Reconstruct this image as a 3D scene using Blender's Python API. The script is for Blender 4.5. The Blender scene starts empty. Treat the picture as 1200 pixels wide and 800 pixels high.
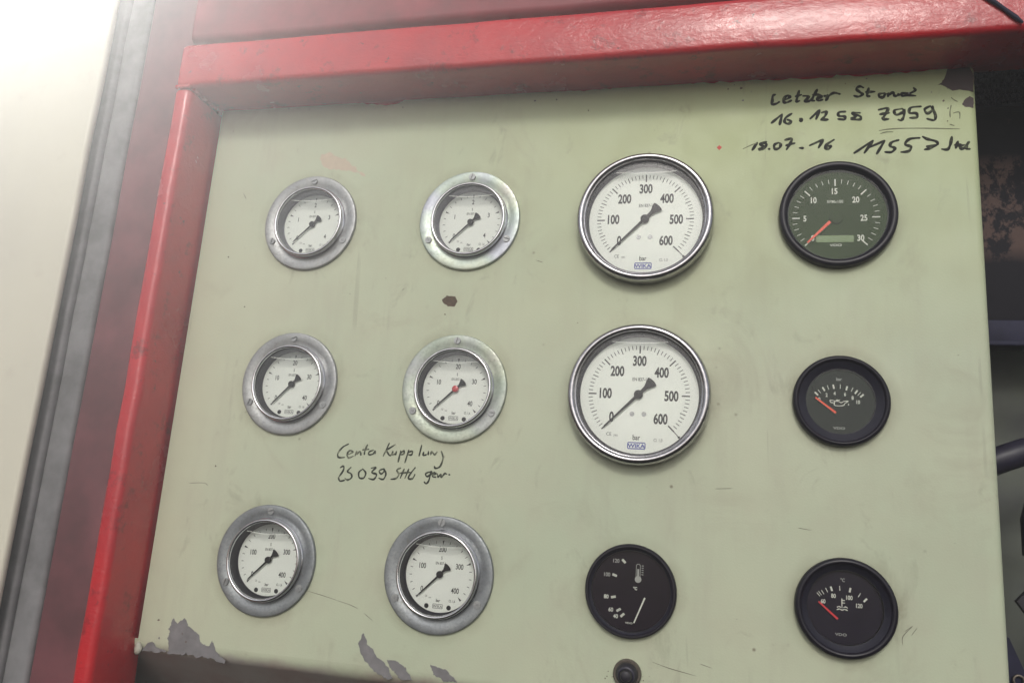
import bpy, bmesh, math, random
from mathutils import Vector, Matrix
random.seed(7)
R = math.radians
scene = bpy.context.scene
col = scene.collection

# ---------------------------------------------------------------- camera
cd = bpy.data.cameras.new('camera'); cam = bpy.data.objects.new('camera', cd); col.objects.link(cam)
rt = Vector((0.970286, 0.231702, 0.069710)); up = Vector((-0.015706, -0.227184, 0.973725)); fw = Vector((-0.241451, 0.945887, 0.216795))
M4 = Matrix((rt, up, -fw)).transposed().to_4x4(); M4.translation = Vector((0.3380966, -0.5985242, -0.2383413))
cam.matrix_world = M4
cd.sensor_width = 36; cd.lens = 36 * 954.02 / 1200; cd.clip_start = 0.01; cd.clip_end = 100
scene.camera = cam

# ---------------------------------------------------------------- light
SUN_EL, SUN_AZ = 33.0, 174.0          # direction towards the sun, azimuth from +Y clockwise
W = bpy.data.worlds.new('World'); scene.world = W; W.use_nodes = True
nt = W.node_tree; nt.nodes.clear()
sky = nt.nodes.new('ShaderNodeTexSky'); sky.sky_type = 'NISHITA'; sky.sun_disc = False
sky.sun_elevation = R(SUN_EL); sky.sun_rotation = R(SUN_AZ); sky.dust_density = 3.0
hs = nt.nodes.new('ShaderNodeHueSaturation'); hs.inputs['Saturation'].default_value = 0.35
bg = nt.nodes.new('ShaderNodeBackground'); bg.inputs['Strength'].default_value = 0.112
wo = nt.nodes.new('ShaderNodeOutputWorld')
nt.links.new(sky.outputs[0], hs.inputs['Color']); nt.links.new(hs.outputs[0], bg.inputs[0]); nt.links.new(bg.outputs[0], wo.inputs[0])
sl = bpy.data.lights.new('sun', 'SUN'); sl.energy = 0.9; sl.angle = R(12); sl.color = (1.0, 0.97, 0.9)
so = bpy.data.objects.new('sun', sl); col.objects.link(so)
az, el = R(SUN_AZ), R(SUN_EL)
so.rotation_euler = Vector((math.sin(az)*math.cos(el), math.cos(az)*math.cos(el), math.sin(el))).to_track_quat('Z', 'Y').to_euler()
vs = scene.view_settings; vs.view_transform = 'Standard'; vs.look = 'None'; vs.exposure = 0.0; vs.gamma = 1.0; vs.use_curve_mapping = False

INK = {'ink_bold':[[(380.8,97.6),(378.8,96.5),(378.4,92.4),(378.1,89.5),(381.2,89.7),(383.7,91.3)],[(387.4,92.4),(391.4,94.7),(389.2,96.0),(386.7,93.4),(387.0,90.6),(389.6,90.5),(392.6,92.0)],[(398.1,99.9),(396.7,94.3),(396.2,90.8),(398.4,91.2)],[(395.4,94.9),(399.8,96.2)],[(400.7,95.1),(405.0,94.3),(401.9,90.5),(405.4,90.7),(407.2,92.7)],[(411.2,100.0),(408.5,94.6),(407.2,91.1),(409.3,90.5)],[(407.7,95.7),(413.3,95.3)],[(411.1,91.9),(414.6,93.7),(412.4,94.4),(411.1,92.4),(411.9,90.4),(415.0,91.2)],[(415.9,94.2),(418.5,93.0),(417.1,90.0)],[(418.5,95.0),(417.6,91.0)],[(418.0,92.5),(419.8,94.4),(423.3,96.2),(427.5,94.9)],[(377.7,73.6),(385.7,80.8)],[(385.7,80.8),(383.7,71.8)],[(392.7,80.9),(388.3,77.6),(387.4,74.1),(390.0,72.4),(392.2,74.3),(389.2,76.0)],[(398.2,76.0),(399.8,75.9),(399.2,74.0),(398.3,75.0)],[(405.7,75.6),(412.7,82.7)],[(412.7,82.7),(410.0,74.9)],[(414.0,80.2),(417.4,81.0),(416.5,77.5),(413.5,74.2)],[(413.5,74.2),(418.6,74.4)],[(431.1,80.2),(426.4,79.9),(426.2,77.0),(430.2,76.2),(430.2,73.8),(425.5,74.5)],[(441.3,78.6),(435.8,78.9),(438.2,75.8),(435.0,74.0),(440.7,73.2),(441.4,75.6),(437.4,77.6)],[(367.5,58.0),(363.6,51.6)],[(374.2,58.2),(369.3,56.9),(372.0,54.3),(368.9,52.4),(371.5,52.3),(374.2,56.2),(370.2,57.3)],[(375.5,52.4),(376.6,52.1)],[(383.0,57.2),(379.9,55.4),(380.3,52.1),(383.4,52.7),(384.5,55.7),(382.5,57.3)],[(387.4,59.0),(392.6,59.8),(390.4,54.4),(388.6,51.0)],[(388.2,54.5),(394.7,56.2)],[(397.8,52.1),(400.8,51.8)],[(405.1,53.7),(415.0,58.2)],[(415.0,58.2),(411.5,51.5)],[(422.7,57.8),(417.5,54.1),(416.2,51.3),(418.7,50.4),(420.1,52.6),(417.1,52.4)],[(444.1,99.1),(441.2,100.5),(439.1,98.3),(441.3,95.7),(443.2,93.8),(440.3,92.0),(437.0,93.1)],[(447.7,98.8),(446.4,92.5),(448.4,91.9)],[(445.3,95.5),(452.0,95.4)],[(458.2,93.7),(455.1,93.3),(454.9,91.0),(457.7,90.8),(458.9,93.5),(458.1,90.8),(455.9,89.5)],[(460.8,90.6),(461.3,93.7)],[(461.0,91.6),(464.4,94.0),(465.2,91.4),(467.4,90.9)],[(467.9,92.8),(468.5,90.8)],[(478.5,97.0),(479.5,94.6),(474.9,92.3),(470.5,93.1),(470.9,90.8),(474.8,91.0),(479.9,90.2)],[(453.9,80.3),(460.5,81.2),(458.2,75.6),(456.3,72.9)],[(454.7,76.6),(461.5,77.5)],[(456.7,72.3),(461.0,72.5)],[(470.6,80.3),(465.0,79.3),(466.1,75.6),(470.5,77.5),(471.4,79.8),(471.2,74.3),(469.4,71.1),(467.2,71.7)],[(483.2,81.4),(476.2,80.8),(475.1,76.7),(479.6,76.1),(480.0,72.8),(475.1,72.6)],[(489.7,81.5),(485.5,79.0),(487.3,75.5),(490.8,78.4),(490.3,81.0),(492.5,73.6),(491.4,69.9),(486.7,71.4)],[(436.3,46.1),(449.7,55.8)],[(449.7,55.8),(443.3,45.8)],[(445.6,49.8),(457.6,55.2)],[(457.6,55.2),(451.8,44.8)],[(467.2,55.3),(462.4,53.7),(461.2,50.7),(464.4,49.0),(462.1,46.0),(457.4,46.2)],[(481.4,56.3),(474.5,55.7),(471.4,51.7),(475.2,49.5),(473.4,46.1),(468.2,45.6)],[(483.2,57.3),(486.5,55.1),(491.6,53.3),(493.6,51.2)],[(493.6,51.0),(488.0,47.9),(484.1,46.9)],[(485.6,49.3),(492.7,50.2)],[(502.7,56.3),(501.3,49.8),(499.3,46.4),(495.5,46.8)],[(506.6,52.6),(504.8,47.0)],[(504.1,49.5),(508.7,50.0)],[(510.8,49.4),(507.8,48.5),(508.1,46.5),(510.7,47.4),(513.8,51.8)],[(513.8,51.8),(512.3,49.3),(511.9,46.4),(514.1,46.1)]],'ink_faint':[[(503.3,81.2),(502.3,76.2),(502.2,71.6)],[(504.3,74.8),(508.4,75.3),(508.5,70.2)],[(453.9,63.4),(462.7,64.4),(480.0,64.1),(508.0,62.1)],[(454.7,61.0),(459.1,62.1),(463.5,62.0)],[(503.6,87.4),(505.6,85.2),(507.7,83.8)],[(501.8,66.0),(504.7,64.8)],[(356.9,53.1),(362.2,55.7),(367.5,57.7)]],'ink_fine':[[(58.2,-186.4),(53.3,-189.3),(49.9,-194.3),(50.9,-197.4),(56.1,-197.1)],[(58.7,-194.9),(62.4,-192.6),(59.4,-191.7),(57.8,-194.9),(59.5,-197.3),(63.4,-195.7)],[(64.5,-195.7),(65.8,-191.9)],[(65.8,-194.5),(68.5,-191.8),(69.6,-194.9)],[(74.3,-186.2),(72.6,-191.0),(72.4,-194.2)],[(70.3,-190.6),(75.9,-189.8)],[(79.9,-190.2),(76.2,-191.9),(76.4,-194.0),(79.7,-193.3),(81.1,-190.6)],[(81.1,-190.6),(81.4,-193.2)],[(92.4,-184.3),(88.4,-194.5)],[(97.5,-185.1),(90.4,-189.9)],[(90.4,-189.9),(93.4,-193.7),(95.0,-193.1)],[(96.1,-190.4),(95.6,-193.1),(98.3,-192.4)],[(99.0,-190.3),(98.6,-193.2)],[(102.5,-189.6),(101.2,-198.6)],[(102.5,-191.4),(105.3,-189.5),(105.0,-192.1),(102.3,-192.8)],[(109.1,-188.8),(106.8,-198.8)],[(108.8,-190.7),(112.0,-189.7),(111.7,-192.3),(109.0,-192.4)],[(119.3,-184.6),(117.9,-193.0)],[(121.5,-189.7),(121.2,-192.3),(123.9,-191.7)],[(125.3,-189.0),(125.2,-191.9)],[(127.2,-191.7),(128.0,-189.2),(130.4,-191.4),(132.4,-189.0)],[(135.6,-188.5),(137.4,-193.6),(135.8,-199.9),(132.2,-201.7),(131.0,-200.1)],[(53.0,-205.5),(55.8,-204.1),(56.1,-207.2),(52.6,-213.2)],[(52.6,-213.2),(54.3,-215.7),(58.2,-214.8)],[(62.4,-204.5),(59.7,-207.9),(62.8,-209.5),(63.9,-212.2),(60.9,-214.5),(58.1,-213.4)],[(72.6,-205.3),(69.5,-208.1),(70.3,-212.2),(74.0,-212.2),(75.2,-208.3),(72.3,-205.3)],[(79.3,-204.4),(83.2,-203.7),(80.2,-207.5),(84.4,-209.0),(82.5,-212.8),(78.0,-212.3)],[(89.5,-204.4),(86.3,-206.1),(88.2,-208.3),(90.6,-205.9),(89.5,-204.2),(92.1,-207.9),(90.4,-212.3),(86.4,-211.6)],[(103.9,-202.9),(100.8,-204.8),(102.8,-207.8),(100.9,-211.0),(96.5,-212.0)],[(106.8,-203.5),(104.2,-210.8)],[(103.2,-207.0),(112.0,-205.8)],[(110.6,-203.3),(108.1,-210.6)],[(115.8,-201.9),(112.3,-206.8),(110.8,-210.5),(114.2,-210.5),(116.0,-207.1)],[(128.4,-204.4),(124.7,-206.1),(126.0,-208.3),(129.4,-205.9),(128.7,-204.7),(127.7,-211.1),(125.7,-213.7),(124.0,-212.3)],[(130.3,-207.0),(132.9,-205.7),(131.2,-205.0),(130.3,-207.9),(133.1,-208.3)],[(134.0,-205.6),(134.8,-208.1),(136.7,-206.0),(137.5,-208.2),(139.9,-205.3),(141.6,-205.7)],[(143.2,-205.8),(144.3,-206.0)]]}
CHIP = {'A':[[(495.3,98.1),(498.2,100.2),(500.5,104.6),(502.7,112.2),(516.4,111.2),(518.3,106.3),(519.1,102.4),(518.4,91.1),(514.4,92.5),(509.7,93.6),(504.8,93.1),(500.1,96.8),(497.4,98.3)],[(510.7,81.5),(512.5,84.8),(515.8,87.4),(518.1,85.7),(517.6,78.7),(513.0,79.4)]],'B':[[(-75.9,-356.5),(-77.9,-338.3),(-75.3,-330.2),(-70.5,-334.2),(-64.6,-329.2),(-59.5,-335.4),(-50.6,-340.2),(-48.3,-345.5),(-40.0,-348.0),(-38.0,-343.8),(-32.8,-351.6),(-24.0,-357.3),(-24.9,-359.6),(-38.4,-357.0),(-54.5,-356.1)],[(84.1,-334.5),(87.8,-325.2),(91.2,-333.7),(96.3,-336.4),(99.3,-341.3),(106.9,-345.7),(113.7,-354.3),(110.3,-356.1),(98.1,-351.8),(90.2,-345.4),(85.8,-338.5)],[(107.7,-342.5),(114.7,-342.4),(123.4,-347.1),(128.8,-355.1),(119.5,-354.7),(111.8,-348.3)],[(141.3,-342.1),(147.2,-343.9),(154.1,-344.8),(162.7,-352.8),(152.6,-353.1),(144.3,-348.9)],[(-99.7,-357.6),(-95.3,-351.7),(-90.8,-349.5),(-85.9,-353.7),(-76.0,-355.6),(-86.5,-357.6)]],'C':[[(125.6,-67.6),(129.0,-64.7),(135.5,-65.4),(138.0,-69.0),(135.5,-73.2),(130.4,-72.6),(126.6,-70.4)]],'D':[[(337.4,55.2),(339.3,57.3),(341.2,55.1),(339.4,53.0)]],'E':[[(1.0,63.2),(8.8,66.1),(24.1,59.8),(34.8,51.4),(45.5,41.5),(30.5,47.6),(17.6,48.0),(3.9,53.4)]],'R':[[(-104.9,121.4),(-71.4,121.0),(-36.9,120.6),(13.9,115.8),(34.9,111.2),(57.0,107.4),(69.5,109.1),(82.2,115.6),(128.5,115.9),(132.6,112.5),(155.2,111.8),(173.6,113.8),(206.4,111.3),(234.9,110.6),(269.6,111.8),(310.2,112.1),(350.9,110.5),(375.2,110.7),(421.9,109.3),(425.0,111.3),(446.7,109.0),(469.9,110.2),(501.9,110.8),(515.7,111.9)]]}
# ---------------------------------------------------------------- materials
def srgb(r, g, b):
    f = lambda c: (c/255/12.92) if c/255 <= 0.04045 else ((c/255+0.055)/1.055)**2.4
    return (f(r), f(g), f(b), 1)

G = [(0.0, 0.0), (142.5, -1.0), (284.6, -4.0), (423.6, -2.9), (0.0, -139.6), (141.8, -139.4), (284.6, -140.4), (423.7, -140.2), (-0.3, -280.0), (142.0, -279.4), (283.8, -278.7), (424.2, -277.3)]
RIM = [42.5, 42.5, 51.8, 40.8, 42.5, 42.5, 51.8, 31.9, 42.5, 42.5, 31.9, 31.9]
class Mat:
    def __init__(s, name):
        s.m = bpy.data.materials.new(name); s.m.use_nodes = True; s.nt = s.m.node_tree
        s.p = s.nt.nodes['Principled BSDF']; s.tc = s.nt.nodes.new('ShaderNodeTexCoord')
    def n(s, t, **k):
        x = s.nt.nodes.new(t)
        for a, b in k.items(): setattr(x, a, b)
        return x
    def l(s, a, b): s.nt.links.new(a, b)
    def noise(s, scale, detail=5, rough=0.6, stretch=None, dist=0.0, off=0):
        x = s.n('ShaderNodeTexNoise'); x.inputs['Scale'].default_value = scale; x.inputs['Detail'].default_value = detail
        x.inputs['Roughness'].default_value = rough; x.inputs['Distortion'].default_value = dist
        mp = s.n('ShaderNodeMapping'); mp.inputs['Scale'].default_value = stretch or (1, 1, 1); mp.inputs['Location'].default_value = (off, off*1.7, off*.6)
        s.l(s.tc.outputs['Object'], mp.inputs[0]); s.l(mp.outputs[0], x.inputs['Vector'])
        return x.outputs['Fac']
    def ramp(s, src, a, b, va=0.0, vb=1.0):
        x = s.n('ShaderNodeMapRange'); x.clamp = True
        x.inputs['From Min'].default_value = a; x.inputs['From Max'].default_value = b
        x.inputs['To Min'].default_value = va; x.inputs['To Max'].default_value = vb
        s.l(src, x.inputs['Value']); return x.outputs[0]
    def mix(s, fac, a, b):
        x = s.n('ShaderNodeMix'); x.data_type = 'RGBA'
        for sock, v in ((x.inputs[0], fac), (x.inputs[6], a), (x.inputs[7], b)):
            if isinstance(v, (tuple, float, int)): sock.default_value = v
            else: s.l(v, sock)
        return x.outputs[2]
    def math(s, op, a, b=0.0):
        x = s.n('ShaderNodeMath'); x.operation = op
        for sock, v in ((x.inputs[0], a), (x.inputs[1], b)):
            if isinstance(v, (float, int)): sock.default_value = v
            else: s.l(v, sock)
        return x.outputs[0]
    def xyz(s):
        x = s.n('ShaderNodeSeparateXYZ'); s.l(s.tc.outputs['Object'], x.inputs[0]); return x.outputs
    def col(s, v):
        if isinstance(v, tuple): s.p.inputs['Base Color'].default_value = v
        else: s.l(v, s.p.inputs['Base Color'])
        return s
    def set(s, rough=None, metal=None, **k):
        for nm, v in (('Roughness', rough), ('Metallic', metal)):
            if v is None: continue
            if isinstance(v, (float, int)): s.p.inputs[nm].default_value = v
            else: s.l(v, s.p.inputs[nm])
        for nm, v in k.items(): s.p.inputs[nm.replace('_', ' ')].default_value = v
        return s
    def bump(s, src, strength, dist):
        b = s.n('ShaderNodeBump'); b.inputs['Strength'].default_value = strength; b.inputs['Distance'].default_value = dist
        s.l(src, b.inputs['Height']); s.l(b.outputs[0], s.p.inputs['Normal']); return s

def simple(name, c, rough=0.5, metal=0.0, var=0.12, sc=300, bump=0.15):
    m = Mat(name); f = m.noise(sc, 4)
    d = tuple(x*(1-var) for x in c[:3])+(1,); e = tuple(min(1, x*(1+var)) for x in c[:3])+(1,)
    m.col(m.mix(m.ramp(f, .3, .7), d, e)); m.set(rough, metal)
    if bump: m.bump(f, bump, 0.0003)
    return m.m

def mat_panel():
    m = Mat('cream_panel_paint')
    big = m.noise(5, 4, .55); med = m.noise(28, 5, .6, off=3); streak = m.noise(9, 6, .65, (6, 1, .5), off=5)
    base = m.mix(m.ramp(big, .35, .65), srgb(177, 186, 161), srgb(186, 190, 165))
    base = m.mix(m.ramp(med, .45, .75, 0, .35), base, srgb(176, 172, 152))
    base = m.mix(m.ramp(streak, .52, .75, 0, .30), base, srgb(164, 160, 144))
    xyz = m.xyz()
    # yellow-green cast of the light painted in towards the upper right, its border broken by noise
    yel_cast = m.math('MULTIPLY', m.ramp(m.math('ADD', xyz[2], m.math('MULTIPLY', big, .12)), -.06, .15), m.ramp(xyz[0], .0, .36))
    base = m.mix(m.math('MULTIPLY', yel_cast, .48), base, srgb(170, 188, 112))
    # smudges and hand grime
    sm = m.noise(38, 6, .7, (1, 1, .6), .8, off=11)
    base = m.mix(m.ramp(sm, .60, .76, 0, .42), base, srgb(122, 116, 98))
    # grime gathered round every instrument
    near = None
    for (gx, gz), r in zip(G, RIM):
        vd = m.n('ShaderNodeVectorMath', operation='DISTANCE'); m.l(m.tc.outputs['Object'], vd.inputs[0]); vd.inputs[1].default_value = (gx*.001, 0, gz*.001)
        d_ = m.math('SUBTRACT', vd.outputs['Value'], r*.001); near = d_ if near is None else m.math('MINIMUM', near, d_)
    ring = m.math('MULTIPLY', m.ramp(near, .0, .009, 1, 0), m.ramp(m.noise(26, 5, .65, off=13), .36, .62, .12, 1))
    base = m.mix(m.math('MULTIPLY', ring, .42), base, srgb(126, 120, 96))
    hand = m.noise(12, 7, .72, (1, 1, 1), 1.2, off=23)
    base = m.mix(m.ramp(hand, .56, .72, 0, .28), base, srgb(146, 138, 118))
    # fine specks
    v = m.n('ShaderNodeTexVoronoi'); v.inputs['Scale'].default_value = 62; m.l(m.tc.outputs['Object'], v.inputs['Vector'])
    spk = m.math('MULTIPLY', m.ramp(v.outputs['Distance'], .03, .10, 1, 0), m.ramp(m.noise(14, 3, off=8), .54, .62))
    base = m.mix(m.math('MULTIPLY', spk, .75), base, srgb(96, 82, 64))
    # sparse scratches
    sc1 = m.noise(60, 2, .5, (1, 1, .05), 1.5, off=2); scr = m.math('MULTIPLY', m.ramp(sc1, .71, .73), m.ramp(m.noise(11, 2, off=19), .56, .62))
    base = m.mix(m.math('MULTIPLY', scr, .2), base, srgb(120, 116, 100))
    # shade of the lower lip put into the colour, with primer breaking through
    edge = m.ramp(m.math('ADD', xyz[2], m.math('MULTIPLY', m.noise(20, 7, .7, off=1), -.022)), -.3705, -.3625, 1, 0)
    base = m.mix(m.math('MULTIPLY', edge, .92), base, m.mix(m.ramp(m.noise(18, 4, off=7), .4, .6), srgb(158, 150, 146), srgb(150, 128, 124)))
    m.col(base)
    m.set(m.ramp(med, .3, .7, .42, .6), 0.0)
    m.bump(m.math('ADD', m.noise(700, 3), m.math('MULTIPLY', big, 6.0)), .22, .0004)
    return m.m

def mat_red(name, dark=1.0):
    m = Mat(name)
    a = m.noise(16, 5, .6); br = m.noise(230, 4, .65, (.5, 1, 1.1), .5); chips = m.noise(40, 8, .75, off=4)
    c = m.mix(m.ramp(a, .35, .65), srgb(190, 22, 32), srgb(168, 18, 34))
    c = m.mix(m.ramp(chips, .56, .66, 0, .7), c, srgb(96, 18, 24)); c = m.mix(m.ramp(m.noise(70, 8, .8, off=31), .62, .66, 0, .85), c, srgb(58, 34, 36))
    m.col(c); m.set(m.ramp(a, .3, .7, .17, .30), 0.0)
    m.p.inputs['Coat Weight'].default_value = 0.25; m.p.inputs['Coat Roughness'].default_value = .12
    m.bump(m.math('ADD', br, m.math('MULTIPLY', a, 3.0)), .5, .0009)
    return m.m

def mat_zinc(name, c0, c1, rough=.42, rainbow=0.0):
    m = Mat(name); a = m.noise(45, 6, .7); b = m.noise(500, 3, .7)
    c = m.mix(m.ramp(a, .35, .65), c0, c1)
    c = m.mix(m.ramp(b, .50, .70, 0, .45), c, tuple(x*.5 for x in c0[:3])+(1,))
    s1 = m.noise(90, 6, .7, (1, 1, 1), 1.0, off=3); c = m.mix(m.ramp(s1, .58, .70, 0, .5), c, srgb(112, 108, 96))
    if rainbow:
        g = m.noise(22, 2, .5, off=6)
        rb = m.n('ShaderNodeValToRGB'); m.l(g, rb.inputs[0])
        e = rb.color_ramp.elements; e[0].position = .35; e[0].color = (.42, .40, .62, 1); e[1].position = .68; e[1].color = (.62, .52, .42, 1)
        for p_, c_ in ((.45, (.42, .55, .42, 1)), (.55, (.62, .68, .40, 1))):
            q = e.new(p_); q.color = c_
        c = m.mix(rainbow, c, rb.outputs[0])
    m.col(c); m.set(m.ramp(b, .3, .7, rough-.06, rough+.16), .75); m.bump(m.math('ADD', b, a), .35, .0004)
    return m.m

def mat_glass(name, tint=(1, 1, 1, 1), gloss=(1, 1, 1, 1), rough=.03):
    m = bpy.data.materials.new(name); m.use_nodes = True; t = m.node_tree; t.nodes.clear()
    tr = t.nodes.new('ShaderNodeBsdfTransparent'); tr.inputs[0].default_value = tint
    gl = t.nodes.new('ShaderNodeBsdfGlossy'); gl.inputs['Roughness'].default_value = rough; gl.inputs[0].default_value = gloss
    fr = t.nodes.new('ShaderNodeFresnel'); fr.inputs[0].default_value = 1.5
    mx = t.nodes.new('ShaderNodeMixShader'); o = t.nodes.new('ShaderNodeOutputMaterial')
    t.links.new(fr.outputs[0], mx.inputs[0]); t.links.new(tr.outputs[0], mx.inputs[1]); t.links.new(gl.outputs[0], mx.inputs[2]); t.links.new(mx.outputs[0], o.inputs[0])
    return m

MT = dict(
    panel=mat_panel(), red=mat_red('red_frame_paint'),
    zinc=mat_zinc('zinc_plated_flange', srgb(172, 173, 172), srgb(146, 148, 150)),
    zinc_irid=mat_zinc('iridescent_zinc_flange', srgb(190, 195, 190), srgb(165, 172, 172), .42, .3),
    zinc_worn=mat_zinc('worn_zinc_flange', srgb(186, 190, 180), srgb(160, 168, 158), .5, .15),
    zinc_blue=mat_zinc('bluish_zinc_flange', srgb(156, 160, 162), srgb(128, 132, 136), .42),
    chrome=simple('polished_steel', srgb(205, 205, 208), .2, 1.0, .1, 180, .12),
    steel=simple('brushed_steel_bezel', srgb(178, 176, 180), .24, 1.0, .16, 240, .25),
    case=simple('dark_case_wall', srgb(40, 40, 50), .5, 0.0), case_veiled=simple('veiled_case_wall', srgb(112, 112, 120), .5, 0.0),  # paler case wall: glare veil over the upper left gauges put into the colour
    dial=simple('white_dial', srgb(228, 233, 226), .45, 0, .02, 60, 0), ink=simple('black_dial_print', srgb(34, 34, 38), .5, 0, .1, 300, 0),
    print_grey=simple('grey_dial_print', srgb(96, 96, 98), .5, 0, .1, 300, 0),
    needle=simple('black_pointer', srgb(26, 26, 30), .4, 0), blue=simple('blue_logo_print', srgb(52, 66, 160), .5, 0, .05, 300, 0),
    plastic=simple('black_plastic_bezel', srgb(24, 21, 32), .36, 0, .15, 200, .1), plastic_in=simple('black_plastic_cone', srgb(34, 33, 45), .42, 0, .12, 200, .1),
    dial_green=simple('olive_black_dial', srgb(42, 64, 22), .6, 0, .1, 30, 0), dial_black=simple('charcoal_dial', srgb(36, 42, 42), .6, 0, .08, 30, 0),
    dial_purple=simple('purple_black_dial', srgb(30, 19, 34), .6, 0, .12, 30, 0), dial_maroon=simple('dark_plum_dial', srgb(34, 28, 46), .6, 0, .12, 30, 0),
    white=simple('white_dial_print', srgb(225, 228, 220), .5, 0, .05, 300, 0), dim=simple('dim_dial_print', srgb(178, 180, 178), .5, 0, .05, 300, 0),
    orange=simple('orange_pointer', srgb(250, 84, 44), .45, 0, .05, 200, 0), redneedle=simple('red_pointer', srgb(225, 50, 66), .45, 0, .05, 200, 0),
    lcd=simple('green_lcd', srgb(84, 118, 40), .3, 0, .05, 60, 0),
    marker=simple('marker_ink', srgb(24, 26, 22), .5, 0, .35, 260, 0), marker_faint=simple('faded_marker_ink', srgb(96, 100, 70), .6, 0, .3, 260, 0),
    marker_fine=simple('grey_marker_ink', srgb(60, 64, 58), .55, 0, .35, 260, 0),
    rustrim=simple('brown_edge_of_flaked_paint', srgb(92, 78, 66), .7, 0, .3, 500, .3), primer=simple('grey_primer', srgb(116, 114, 116), .6, 0, .22, 90, .4), bare=simple('dark_brown_primer', srgb(64, 50, 50), .6, 0, .12, 120, .2),
    brown=simple('rust_brown_chip', srgb(82, 66, 52), .8, 0, .3, 400, .4), pink=simple('pinkish_filler', srgb(190, 176, 156), .6, 0, .06, 200, .1),
    scratch=simple('scratched_paint', srgb(108, 106, 92), .6, 0, .1, 300, 0), redspot=simple('red_paint_spot', srgb(190, 50, 34), .5, 0),
    seal=simple('dark_rubber_seal', srgb(112, 111, 113), .7, 0, .35, 26, .6), door=None, rubber=simple('black_rubber', srgb(36, 34, 42), .45, 0, .2, 200, .3),
    hose=simple('black_hose', srgb(42, 40, 54), .4, 0, .2, 120, .3), brass=simple('dirty_nickel_nut', srgb(112, 104, 96), .45, .7, .25, 300, .4),
    iron=simple('dark_blue_iron', srgb(44, 44, 62), .55, .1, .25, 60, .3), lens=mat_glass('gauge_glass'), lens_dark=mat_glass('instrument_glass', (.96, .97, .95, 1), gloss=(.45, .47, .45, 1), rough=.05),
    bubble=mat_glass('air_gap_above_the_glycerine', (.66, .67, .68, 1), rough=.2), meniscus=simple('bright_meniscus', srgb(225, 228, 222), .2, 0, .02, 60, 0),
)

def mat_door():
    m = Mat('cream_door_paint'); a = m.noise(5, 5, .6, (1, 1, .4)); b = m.noise(40, 6, .7, off=3)
    c = m.mix(m.ramp(a, .35, .65), srgb(196, 192, 178), srgb(208, 204, 186))
    c = m.mix(m.ramp(b, .58, .75, 0, .35), c, srgb(170, 160, 150)); m.col(c); m.set(.5, 0); m.bump(b, .2, .0006); return m.m
MT['door'] = mat_door(); MT['red_dull'] = simple('dull_dark_red_paint', srgb(128, 34, 46), .5, 0, .3, 24, .3); MT['maroon'] = simple('dull_maroon_shade', srgb(104, 56, 62), .5, 0, .4, 14, .4)

def mat_rusty():
    m = Mat('rusty_navy_plate'); a = m.noise(75, 8, .75, (1, 1, .8), .15); xyz = m.xyz()
    band = m.math('MULTIPLY', m.ramp(xyz[2], -.018, -.004), m.ramp(xyz[2], .062, .074, 1, 0))
    f = m.math('MULTIPLY', band, m.ramp(a, .47, .53))
    c = m.mix(f, srgb(30, 29, 36), srgb(88, 72, 68)); c = m.mix(m.ramp(m.noise(90, 4, off=5), .66, .72, 0, .4), c, srgb(90, 70, 60))
    m.col(c); m.set(.6, 0); m.bump(a, .4, .001); return m.m
def mat_rear():
    m = Mat('grey_green_rear_paint'); a = m.noise(14, 5, .6); xyz = m.xyz()
    c = m.mix(m.ramp(a, .35, .65), srgb(104, 110, 98), srgb(84, 86, 86)); m.col(c); m.set(.55, 0); m.bump(a, .3, .001); return m.m
MT['rusty'] = mat_rusty(); MT['rear'] = mat_rear()

def mat_ink(name, c, thin, lo_, hi):
    m = Mat(name); a = m.noise(240, 5, .7); b = m.noise(45, 3, .6, off=4)
    f = m.ramp(m.math('ADD', a, m.math('MULTIPLY', b, .5)), lo_, hi); m.col(m.mix(f, c, thin)); m.set(.5, 0); return m.m
MT['marker'] = mat_ink('marker_ink', srgb(24, 26, 22), srgb(92, 98, 74), .78, .95)
MT['marker_fine'] = mat_ink('grey_marker_ink', srgb(46, 50, 44), srgb(126, 130, 110), .74, .92)
for k in ('dial_green', 'dial_black', 'dial_purple', 'dial_maroon', 'ink', 'print_grey', 'needle', 'blue', 'marker', 'marker_fine', 'rusty', 'iron', 'case', 'case_veiled'):
    MT[k].node_tree.nodes['Principled BSDF'].inputs['Specular IOR Level'].default_value = .12
for k in ('plastic', 'plastic_in', 'rubber', 'hose'): MT[k].node_tree.nodes['Principled BSDF'].inputs['Specular IOR Level'].default_value = .35

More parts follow.
